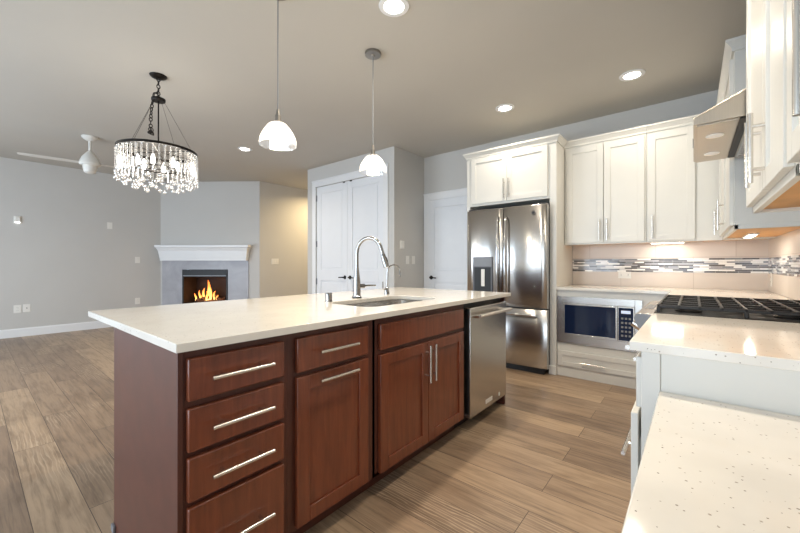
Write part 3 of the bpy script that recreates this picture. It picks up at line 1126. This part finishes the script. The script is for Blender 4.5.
# cabinet between range and desk
NY0, NY1 = 1.302, 2.088
t = thing('drawer_cabinet', 'white drawer cabinet with a plain end panel between the gas range and the lower desk', 'cabinet', (0.2, 1.7, 0))
B().box(ID, -0.118, XR - 0.002, NY0 + 0.018, NY1, 0.09, ZT).box(ID, -0.045, XR - 0.002, NY0 + 0.018, NY1, 0, 0.09).obj('body', m_white, t, bevel=0.002)
b = B().box(ID, -0.122, -0.075, NY0 - 0.004, NY0 + 0.018, 0.0, ZT).box(ID, -0.075, XR - 0.002, NY0, NY0 + 0.018, 0.0, ZT)
b.obj('end_panel', m_white, t, bevel=0.002)
VM = frame((-0.118, 0, 0), (0, 1, 0), (-1, 0, 0))
d = slab('drawer', VM, 1.325, 2.07, 0.705, 0.862, 0, 0.02, m_white, t, 0.003)
pull(VM, 1.71, 0.79, 0.02, 0.215, False, d)
d = B().box(VM, 1.325, 2.07, 0.014, 0.034, 0.115, 0.685).box(VM, 1.36, 2.03, -0.05, 0.014, 0.2, 0.6).obj('drawer', m_white, t, bevel=0.003, label='deep lower drawer, slightly open')
pull(VM, 1.66, 0.51, 0.034, 0.50, False, d)
tag(B().box(ID, -0.15, XR - 0.0135, 1.283, 2.094, ZT, ZC).obj('side_countertop', m_quartz, bevel=0.002),
    'short white quartz countertop in front of the gas range', 'countertop')

# desk
t = thing('desk', 'low built-in desk with a white speckled quartz top in the near right corner', 'desk', (0.2, 0.7, 0))
B().box(ID, -0.078, XR - 0.002, 0.16, 1.2975, 0.747, 0.775).obj('top', m_quartz, t, bevel=0.003)
B().box(ID, -0.03, XR - 0.002, 0.19, 0.21, 0, 0.747).obj('side_panel', m_white, t, bevel=0.002)
B().box(ID, -0.03, -0.012, 0.21, 1.2975, 0.64, 0.747).obj('apron', m_white, t, bevel=0.002)

# ------------------------------------------------------------------ gas range
GY0, GY1 = 2.100, 2.862
t = thing('gas_range', 'stainless gas range with black cast iron grates between the white counters', 'range', (0.18, 2.48, 0))
B().box(ID, -0.10, XR - 0.02, GY0, GY1, 0.09, 0.885).box(ID, -0.03, XR - 0.05, GY0 + 0.02, GY1 - 0.02, 0, 0.09).obj('body', m_steel, t, bevel=0.003)
GM = frame((-0.10, 0, 0), (0, 1, 0), (-1, 0, 0))
b = B()
b.loft([[(-0.10, y, 0.75), (-0.165, y, 0.77), (-0.222, y, 0.86), (-0.228, y, 0.885), (-0.222, y, 0.903), (-0.205, y, 0.908), (-0.10, y, 0.908)] for y in (GY0, GY1)])
cp = b.obj('control_panel', m_steel, t, bevel=0.002)
b = B()
b.loft([[(-0.12, y, 0.752), (-0.164, y, 0.771), (-0.2205, y, 0.86), (-0.2265, y, 0.885), (-0.2205, y, 0.9025), (-0.205, y, 0.907), (-0.12, y, 0.907)] for y in (GY0 - 0.004, GY0 + 0.001)])
b.obj('glare_cover', m_grey, cp, bevel=0.001)  # added grey cover that dulls the window reflection on the panel end
B().box(ID, -0.205, -0.165, 2.36, 2.60, 0.9075, 0.9095).obj('display', m_grey, cp, bevel=0.001)
kd = Vector((-0.85, 0, 0.53)).normalized()
for i in range(5):
    y = GY0 + 0.11 + i * 0.135
    c0 = Vector((-0.194, y, 0.815))
    kb = B().path([c0, c0 + Vector((-0.012, 0, 0.008)), c0 + Vector((-0.014, 0, 0.009)), c0 + Vector((-0.05, 0, 0.031))], [0.026, 0.026, 0.021, 0.018], 18)
    kb.obj('knob', m_nickel, t)
d = B().box(ID, -0.148, -0.102, GY0 + 0.006, GY1 - 0.006, 0.26, 0.745).obj('oven_door', m_steel, t, bevel=0.004)
B().box(ID, -0.150, -0.147, GY0 + 0.12, GY1 - 0.12, 0.36, 0.62).obj('window', m_darkglass, d)
b = B().tube((-0.262, GY0 + 0.07, 0.72), (-0.262, GY1 - 0.03, 0.72), 0.0125, 16)
for y in (GY0 + 0.09, GY1 - 0.06):
    b.tube((-0.146, y, 0.715), (-0.262, y, 0.72), 0.010, 12)
b.obj('handle', m_nickel, d)
d = B().box(ID, -0.146, -0.102, GY0 + 0.006, GY1 - 0.006, 0.10, 0.252).obj('storage_drawer', m_steel, t, bevel=0.004)
B().box(ID, -0.148, XR - 0.03, GY0 + 0.002, GY1 - 0.002, 0.9085, 0.918).obj('cooktop', m_black, t, bevel=0.003, label='black cooktop surface')
cxs = (-0.02, 0.30)
for x, y in ((-0.02, 2.235), (0.32, 2.235), (0.15, 2.481), (-0.02, 2.727), (0.32, 2.727)):
    b = B().lathe([(0, 0), (0.05, 0), (0.052, 0.008), (0.036, 0.011), (0.036, 0.018), (0.03, 0.021), (0, 0.021)], (x, y, 0.9178), 24)
    b.obj('burner', m_iron, t)


def grate(y0, y1):
    b = B()
    x0, x1 = -0.135, XR - 0.04
    z0, z1 = 0.940, 0.955
    w = 0.011
    for y in (y0, (y0 + y1) / 2 - w / 2, y1 - w):
        b.box(ID, x0, x1, y, y + w, z0, z1)
    for i in range(9):
        x = x0 + (x1 - x0 - w) * i / 8
        b.box(ID, x, x + w, y0, y1, z0 + 0.002, z1 + 0.002)
    for x in (x0, (x0 + x1) / 2 - w / 2, x1 - w):
        for y in (y0, y1 - w):
            b.box(ID, x - 0.002, x + w + 0.002, y - 0.001, y + w + 0.001, 0.9178, z0 + 0.004)
    b.obj('grate', m_iron, t, bevel=0.0025)


for k in range(3):
    grate(GY0 + 0.012 + k * 0.2475, GY0 + 0.012 + k * 0.2475 + 0.243)

# ------------------------------------------------------------------ fireplace
t = thing('fireplace', 'gas fireplace with burning logs in a grey stone tile surround', 'fireplace', (FM @ Vector((FL / 2, 0, 0))))
su0, su1 = 0.045, 1.79
b = B()
b.box(FM, su0, fu0, 0.0005, 0.02, 0, 1.24)
b.box(FM, fu1, su1, 0.0005, 0.02, 0, 1.24)
b.box(FM, fu0, fu1, 0.0005, 0.02, fz1, 1.24)
b.box(FM, fu0, fu1, 0.0005, 0.02, 0, fz0)
b.obj('surround', m_stone, t)
b = B()
b.box(FM, fu0 + 0.004, fu1 - 0.004, -0.45, -0.43, fz0 + 0.004, fz1 - 0.004)
b.box(FM, fu0 + 0.004, fu0 + 0.02, -0.43, 0.0, fz0 + 0.004, fz1 - 0.004)
b.box(FM, fu1 - 0.02, fu1 - 0.004, -0.43, 0.0, fz0 + 0.004, fz1 - 0.004)
b.box(FM, fu0 + 0.02, fu1 - 0.02, -0.43, 0.0, fz0 + 0.004, fz0 + 0.03)
b.box(FM, fu0 + 0.02, fu1 - 0.02, -0.43, 0.0, fz1 - 0.03, fz1 - 0.004)
b.obj('firebox', m_firebox, t)
b = B()
b.box(FM, fu0 + 0.002, fu0 + 0.03, 0.004, 0.032, fz0 + 0.002, fz1 - 0.002)
b.box(FM, fu1 - 0.03, fu1 - 0.002, 0.004, 0.032, fz0 + 0.002, fz1 - 0.002)
b.box(FM, fu0 + 0.03, fu1 - 0.03, 0.004, 0.032, fz1 - 0.15, fz1 - 0.002)
b.box(FM, fu0 + 0.03, fu1 - 0.03, 0.004, 0.032, fz0 + 0.002, fz0 + 0.06)
b.obj('door_frame', m_black, t, bevel=0.003)
B().box(FM, fu0 + 0.03, fu1 - 0.03, 0.03, 0.044, fz1 - 0.135, fz1 - 0.115).obj('louver', m_grey, t)
fc = (fu0 + fu1) / 2
for a, bb, r_ in (((fc - 0.33, -0.25, 0.40), (fc + 0.30, -0.22, 0.42), 0.05), ((fc - 0.28, -0.14, 0.38), (fc + 0.2, -0.12, 0.39), 0.045),
                  ((fc - 0.25, -0.1, 0.41), (fc + 0.05, -0.26, 0.52), 0.035), ((fc + 0.28, -0.1, 0.40), (fc + 0.0, -0.28, 0.53), 0.035)):
    pa, pb = Vector(a), Vector(bb)
    pts = [FM @ (pa + (pb - pa) * (i / 6) + Vector((0, R.uniform(-.008, .008), R.uniform(-.008, .008)))) for i in range(7)]
    B().path(pts, [r_ * R.uniform(0.85, 1.1) for _ in range(7)], 10).obj('log', m_log, t)
for u, v, hh, ww in ((-0.28, -0.17, 0.15, 0.035), (-0.2, -0.2, 0.21, 0.04), (-0.09, -0.17, 0.26, 0.05), (-0.01, -0.2, 0.42, 0.065), (0.06, -0.16, 0.36, 0.06),
                     (0.13, -0.2, 0.2, 0.04), (0.21, -0.17, 0.12, 0.03), (-0.15, -0.13, 0.13, 0.035), (0.0, -0.12, 0.2, 0.045)):
    pts, rad = [], []
    ph = R.uniform(0, 6)
    for i in range(9):
        s_ = i / 8
        pts.append(FM @ Vector((fc - 0.05 + u * 0.9 + 0.028 * math.sin(ph + 4.5 * s_) * s_, v, 0.41 + hh * s_)))
        rad.append(max(0.002, ww * 0.62 * (0.45 + 1.3 * s_) * (1 - s_) ** 0.75 + 0.001))
    B().path(pts, rad, 10).obj('flame', m_flame, t)
point('fire_glow', FM @ Vector((fc, -0.1, 0.62)), 4, (1.0, 0.5, 0.18), 0.06)
t = tag(B().sweep([tuple(FM @ Vector((u, v, 0)))[:2] for u, v in ((0.105, 0.021), (0.105, 0.09), (1.755, 0.09), (1.755, 0.021))],
                  [(0.0, 1.225), (0.035, 1.225), (0.035, 1.255), (0.042, 1.30), (0.058, 1.42), (0.085, 1.48), (0.1, 1.487), (0.1, 1.53), (0.0, 1.53)]).obj('mantel_shelf', m_trim, smooth=False),
        'white moulded mantel shelf above the fireplace', 'mantel')
# fill of the mantel so that it is a solid ledge
mf = B().box(FM, 0.105, 1.755, 0.021, 0.09, 1.226, 1.529).obj('core', m_trim, t, smooth=False)

# ------------------------------------------------------------------ ceiling fixtures


def downlight(x, y, label, energy=14):
    t = thing('recessed_light', label, 'ceiling light', (x, y, H))
    B().lathe([(0.062, -0.001), (0.066, -0.008), (0.095, -0.006), (0.098, 0.0), (0.062, 0.0)], (x, y, H - 0.0005), 36, caps=False).obj('trim_ring', m_trim, t)
    B().lathe([(0, -0.003), (0.066, -0.003), (0.066, -0.0005), (0, -0.0005)], (x, y, H), 32).obj('lens', m_lens, t)
    area('recessed_lamp', (x, y, H - 0.012), (0, 0, 0), 0.12, 0.12, energy, WARM, 150, 'DISK')


downlight(-1.487, 1.749, 'round recessed ceiling light at the top edge, right of the pendants', 22)
downlight(-0.416, 3.711, 'round recessed ceiling light nearest the range hood', 7)
downlight(-1.546, 3.636, 'round recessed ceiling light in front of the refrigerator cabinet', 8)
downlight(-4.982, 2.552, 'round recessed ceiling light beyond the chandelier, towards the fireplace')
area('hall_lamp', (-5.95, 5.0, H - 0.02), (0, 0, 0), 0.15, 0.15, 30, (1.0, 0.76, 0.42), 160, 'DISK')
area('living_fill', (-5.4, -0.6, H - 0.02), (0, 0, 0), 0.15, 0.15, 10, WARM, 160, 'DISK')  # added fill light without a fixture, for an unseen living room ceiling light
area('aisle_fill', (-0.43, 1.75, H - 0.02), (0, 0, 0), 0.15, 0.15, 11, WARM, 150, 'DISK')  # added out of view without a fixture, to brighten the aisle floor
area('near_kitchen_fill', (-0.5, 0.9, H - 0.02), (0, 0, 0), 0.15, 0.15, 4, WARM, 160, 'DISK')  # added fill overhead near the camera, no fixture is built


def pendant(x, y, label):
    t = thing('pendant_light', label, 'pendant light', (x, y, H), 'pendants over the island')
    zb = 1.868
    B().lathe([(0, -0.03), (0.012, -0.03), (0.018, -0.022), (0.062, -0.02), (0.064, -0.012), (0.064, 0), (0, 0)], (x, y, H - 0.0005), 32).obj('canopy', m_satin, t)
    B().tube((x, y, zb + 0.2), (x, y, H - 0.025), 0.0032, 8).obj('cord', m_grey, t)
    B().lathe([(0, 0.125), (0.036, 0.125), (0.036, 0.137), (0.024, 0.142), (0.017, 0.146), (0.017, 0.182), (0.011, 0.187), (0.007, 0.22), (0, 0.22)], (x, y, zb), 24).obj('socket', m_satin, t)
    prof = [(0.034, 0.134), (0.048, 0.130), (0.060, 0.118), (0.074, 0.098), (0.090, 0.074), (0.101, 0.048), (0.1055, 0.026), (0.106, 0.008), (0.109, 0.0)]
    B().lathe(prof, (x, y, zb), 72, rib=0.009, caps=False).obj('shade', m_shade, t, ang=80, label='ribbed clear glass shade')
    B().lathe([(0, 0), (0.018, 0.004), (0.03, 0.022), (0.03, 0.036), (0.016, 0.066), (0.014, 0.09), (0, 0.09)], (x, y, zb + 0.038), 20).obj('bulb', m_bulb, t)
    point('pendant_lamp', (x, y, zb + 0.02), 6, (1.0, 0.86, 0.66), 0.05)


pendant(-1.945, 1.202, 'left glass pendant over the island, nearer the camera')
pendant(-1.945, 2.033, 'right glass pendant over the island, further from the camera')

# chandelier
cx, cy = -3.643, 1.08
t = thing('chandelier', 'round crystal chandelier hanging from a dark bronze chain', 'chandelier', (cx, cy, H))
B().lathe([(0, -0.026), (0.03, -0.026), (0.06, -0.012), (0.068, 0), (0, 0)], (cx, cy, H - 0.0005), 32).obj('canopy', m_bronze, t)


def chain(pts, r0=0.02, r=0.004):
    b = B()
    L = [Vector(p) for p in pts]
    for i in range(len(L) - 1):
        a, c = L[i], L[i + 1]
        d = (c - a)
        q = d.to_track_quat('X', 'Z').to_matrix() @ Matrix.Rotation((i % 2) * PI / 2, 3, 'X')
        b.torus((a + c) / 2, r0 * 0.62, r, q @ Matrix.Diagonal((d.length / (1.15 * r0), 1, 1)), 14, 6)
    return b


chain([(cx, cy, H - 0.02 - 0.03 * i) for i in range(7)]).obj('chain', m_bronze, t)
hz = 2.602
B().lathe([(0, -0.018), (0.05, -0.018), (0.054, -0.012), (0.054, 0.006), (0.03, 0.012), (0.012, 0.03), (0, 0.03)], (cx, cy, hz), 28).obj('hub', m_bronze, t)
lp = []
for i in range(13):
    s_ = i / 12
    lp.append((cx - 0.035 - 0.05 * math.sin(s_ * 2.6), cy - 0.02 - 0.02 * s_, hz + 0.09 - 0.36 * s_))
lp[0] = (cx - 0.012, cy, hz + 0.06)
b = chain(lp, 0.019, 0.004)
for k in range(5):
    e = Vector(lp[-1]) + Vector((R.uniform(-0.02, 0.02), R.uniform(-0.015, 0.015), R.uniform(-0.03, 0.01)))
    b.torus(e, 0.018, 0.004, Matrix.Rotation(R.uniform(0, 3), 3, 'X') @ Matrix.Rotation(R.uniform(0, 3), 3, 'Y'), 14, 6)
b.obj('spare_chain', m_bronze, t)
B().tube((cx, cy, 2.08), (cx, cy, hz), 0.006, 10).obj('stem', m_bronze, t)
zr = 2.142
RAD = 0.295
for k in range(4):
    a = 0.688 + k * PI / 2
    B().tube((cx + 0.045 * math.cos(a), cy + 0.045 * math.sin(a), hz - 0.012), (cx + (RAD - 0.005) * math.cos(a), cy + (RAD - 0.005) * math.sin(a), zr + 0.01), 0.0014, 6).obj('wire', m_bronze, t)
B().lathe([(RAD - 0.003, 0.011), (RAD + 0.006, 0.011), (RAD + 0.006, -0.011), (RAD - 0.003, -0.011), (RAD - 0.003, 0.011)], (cx, cy, zr), 64, caps=False).obj('ring', m_bronze, t, ang=60)
b = B()
for k in range(3):
    a = 0.6 + k * PI / 3
    b.tube((cx - RAD * math.cos(a), cy - RAD * math.sin(a), zr - 0.004), (cx + RAD * math.cos(a), cy + RAD * math.sin(a), zr - 0.004), 0.004, 8)
b.torus((cx, cy, 1.99), 0.15, 0.005, None, 32, 8)
b.torus((cx, cy, 1.925), RAD - 0.02, 0.003, None, 48, 6)
for k in range(4):
    a = 0.3 + k * PI / 2
    b.tube((cx, cy, 2.06), (cx + 0.15 * math.cos(a), cy + 0.15 * math.sin(a), 1.99), 0.004, 8)
    b.tube((cx + 0.15 * math.cos(a), cy + 0.15 * math.sin(a), 1.99), (cx + (RAD - 0.02) * math.cos(a), cy + (RAD - 0.02) * math.sin(a), 1.925), 0.003, 8)
b.obj('frame', m_bronze, t)
for k in range(6):
    a = 0.5 + k * PI / 3
    p = (cx + 0.15 * math.cos(a), cy + 0.15 * math.sin(a), 2.0)
    B().lathe([(0, 0), (0.012, 0), (0.013, 0.01), (0.016, 0.035), (0.01, 0.065), (0.002, 0.085), (0, 0.086)], p, 14).obj('bulb', m_bulb2, t)
point('chandelier_lamp', (cx, cy, 2.10), 6, (1.0, 0.9, 0.76), 0.15)
point('chandelier_lamp', (cx, cy, 1.80), 1.5, (1.0, 0.9, 0.76), 0.1)
me_rod = me_drop = None
NR = 46
for k in range(NR):
    a = k * 2 * PI / NR
    p = Vector((cx + (RAD + 0.001) * math.cos(a), cy + (RAD + 0.001) * math.sin(a), zr - 0.012))
    if me_rod is None:
        b = B().lathe([(0, 0), (0.004, -0.002), (0.0085, -0.012), (0.0085, -0.185), (0.006, -0.2), (0, -0.202)], (0, 0, 0), 8)
        o = b.obj('crystal_rod', m_crystal, None, ang=20)
        me_rod = o.data
        first = o
    else:
        o = first.copy()
        C.objects.link(o)
    o.parent = t
    o.location = p - t.location
    o.rotation_euler = (0, 0, a)
first = None
tiers = [(RAD, 40, 1.895), (RAD - 0.05, 28, 1.86), (RAD - 0.13, 16, 1.835)]
for rr, n_, z in tiers:
    for k in range(n_):
        a = (k + 0.5) * 2 * PI / n_
        zz = z + (0.025 if k % 2 else -0.02)
        if first is None:
            b = B().ball((0, 0, 0), 0.0175, seg=12).tube((0, 0, 0.017), (0, 0, 0.06), 0.0022, 6)
            o = b.obj('crystal_drop', m_crystal, None)
            first = o
        else:
            o = first.copy()
            C.objects.link(o)
        o.parent = t
        o.location = Vector((cx + rr * math.cos(a), cy + rr * math.sin(a), zz)) - t.location

# ceiling fan
fx, fy = -6.074, 1.03
t = thing('ceiling_fan', 'white two-blade ceiling fan in the living room', 'ceiling fan', (fx, fy, H))
B().lathe([(0, -0.055), (0.03, -0.055), (0.07, -0.03), (0.088, -0.008), (0.088, 0), (0, 0)], (fx, fy, H - 0.0005), 32).obj('canopy', m_fanwhite, t)
B().tube((fx, fy, 2.56), (fx, fy, H - 0.04), 0.017, 14).obj('downrod', m_fanwhite, t)
B().lathe([(0, 0.165), (0.025, 0.165), (0.045, 0.14), (0.082, 0.09), (0.108, 0.03), (0.112, 0.0), (0.1, -0.02), (0, -0.02)], (fx, fy, 2.455), 32).obj('motor', m_fanwhite, t)
B().lathe([(0, -0.125), (0.03, -0.125), (0.06, -0.11), (0.072, -0.06), (0.075, -0.02), (0, -0.02)], (fx, fy, 2.455), 28).obj('light_kit', m_fanwhite, t)
for k in range(2):
    a = math.radians(-99 + 180 * k)
    ca, sa = math.cos(a), math.sin(a)
    rings = []
    for s_, w, th_ in ((0.06, 0.03, 0.006), (0.12, 0.045, 0.006), (0.22, 0.058, 0.005), (0.45, 0.06, 0.005), (0.60, 0.05, 0.005), (0.65, 0.03, 0.004)):
        ring = []
        for du, dz in ((-w, -0.012 - th_), (w, 0.012 - th_), (w, 0.012 + th_), (-w, -0.012 + th_)):
            ring.append((fx + ca * s_ - sa * du, fy + sa * s_ + ca * du, 2.462 + dz * 0.25 - (s_ - 0.1) * 0.0))
        rings.append(ring)
    B().loft(rings).obj('blade', m_fanwhite, t, bevel=0.003)

# ------------------------------------------------------------------ wall plates and devices


def plate(M, u, z, w, h, label, cat, kind, name, v=0.0):
    t = thing(name, label, cat, M @ Vector((u, v, z)))
    B().box(M, u - w / 2, u + w / 2, v + 0.0005, v + 0.006, z - h / 2, z + h / 2).obj('cover', m_plate, t, bevel=0.002)
    if kind == 'outlet':
        for s in (-0.02, 0.02):
            b = B().box(M, u - 0.016, u + 0.016, v + 0.005, v + 0.008, z + s - 0.014, z + s + 0.014)
            o = b.obj('socket', m_plate, t, bevel=0.001)
            B().box(M, u - 0.008, u - 0.005, v + 0.0075, v + 0.0085, z + s - 0.005, z + s + 0.006).box(M, u + 0.005, u + 0.008, v + 0.0075, v + 0.0085, z + s - 0.005, z + s + 0.006).obj('slot', m_grey, o)
    elif kind == 'outlet_side':
        for s in (-0.032, 0.032):
            b = B().box(M, u + s - 0.014, u + s + 0.014, v + 0.005, v + 0.008, z - 0.016, z + 0.016)
            o = b.obj('socket', m_plate, t, bevel=0.001)
            B().box(M, u + s - 0.005, u + s + 0.006, v + 0.0075, v + 0.0085, z - 0.008, z - 0.005).box(M, u + s - 0.005, u + s + 0.006, v + 0.0075, v + 0.0085, z + 0.005, z + 0.008).obj('slot', m_grey, o)
    elif kind == 'switch':
        n = max(1, round(w / 0.06) if w > 0.09 else 1)
        for i in range(n):
            uu = u + (i - (n - 1) / 2) * 0.046
            B().box(M, uu - 0.016, uu + 0.016, v + 0.005, v + 0.009, z - 0.033, z + 0.033).obj('rocker', m_plate, t, bevel=0.0015)
    elif kind == 'coax':
        B().lathe([(0, 0), (0.008, 0), (0.006, 0.01), (0, 0.01)], M @ Vector((u, v + 0.006, z)), 12, Matrix.Rotation(PI / 2, 3, 'Y')).obj('jack', m_grey, t)
    return t


LM = frame((XL, 0, 0), (0, 1, 0), (1, 0, 0))
t = plate(LM, 0.523, 1.86, 0.085, 0.115, 'motion sensor with a glowing lower edge high on the living room wall', 'sensor', 'none', 'motion_sensor')
B().box(LM, 0.523 - 0.03, 0.523 + 0.03, 0.003, 0.03, 1.825, 1.905).obj('housing', m_plate, t, bevel=0.006)
B().box(LM, 0.523 - 0.026, 0.523 + 0.026, 0.006, 0.027, 1.804, 1.824).obj('lens', m_night, t)
plate(LM, 1.68, 1.86, 0.075, 0.12, 'blank white plate high on the living room wall below the chandelier', 'wall plate', 'switch', 'wall_plate')
plate(LM, 2.103, 1.236, 0.08, 0.12, 'white switch plate on the living room wall left of the mantel', 'switch', 'switch', 'light_switch')
plate(LM, 2.103, 0.447, 0.08, 0.12, 'white outlet low on the living room wall left of the fireplace', 'outlet', 'outlet', 'wall_outlet')
plate(LM, 0.523, 0.444, 0.085, 0.125, 'plain white plate above the baseboard, left of the pair at the far left', 'wall plate', 'outlet', 'wall_outlet')
plate(LM, 0.625, 0.45, 0.085, 0.125, 'white cable plate above the baseboard, right of the pair at the far left', 'wall plate', 'coax', 'cable_plate')
TM = frame((FB.x, 0, 0), (0, 1, 0), (1, 0, 0))
plate(TM, 4.06, 1.211, 0.165, 0.12, 'triple white switch plate on the tan hall wall right of the fireplace', 'switch', 'switch', 'light_switch')
SM = frame((XP1, 0, 0), (0, 1, 0), (1, 0, 0))
t = plate(SM, 3.985, 1.43, 0.085, 0.12, 'white thermostat on the side wall beside the pantry doors', 'thermostat', 'none', 'thermostat')
B().box(SM, 3.985 - 0.036, 3.985 + 0.036, 0.005, 0.026, 1.375, 1.49).obj('housing', m_plate, t, bevel=0.005)
plate(SM, 4.12, 1.215, 0.075, 0.12, 'white light switch under the thermostat, left of two', 'switch', 'switch', 'light_switch')
plate(SM, 4.26, 1.215, 0.075, 0.12, 'white light switch under the thermostat, right of two beside the door', 'switch', 'switch', 'light_switch')
PM = frame((0, YB - 0.01, 0), (1, 0, 0), (0, -1, 0))
plate(PM, -0.575, 1.035, 0.12, 0.072, 'white outlet lying sideways on the backsplash below the mosaic band', 'outlet', 'outlet_side', 'wall_outlet')
YM = frame((XR - 0.01, 0, 0), (0, 1, 0), (-1, 0, 0))
plate(YM, 4.36, 1.02, 0.075, 0.115, 'white outlet on the side backsplash tight in the corner', 'outlet', 'outlet', 'wall_outlet')
plate(YM, 3.10, 1.01, 0.075, 0.115, 'white outlet on the side backsplash behind the range', 'outlet', 'outlet', 'wall_outlet')
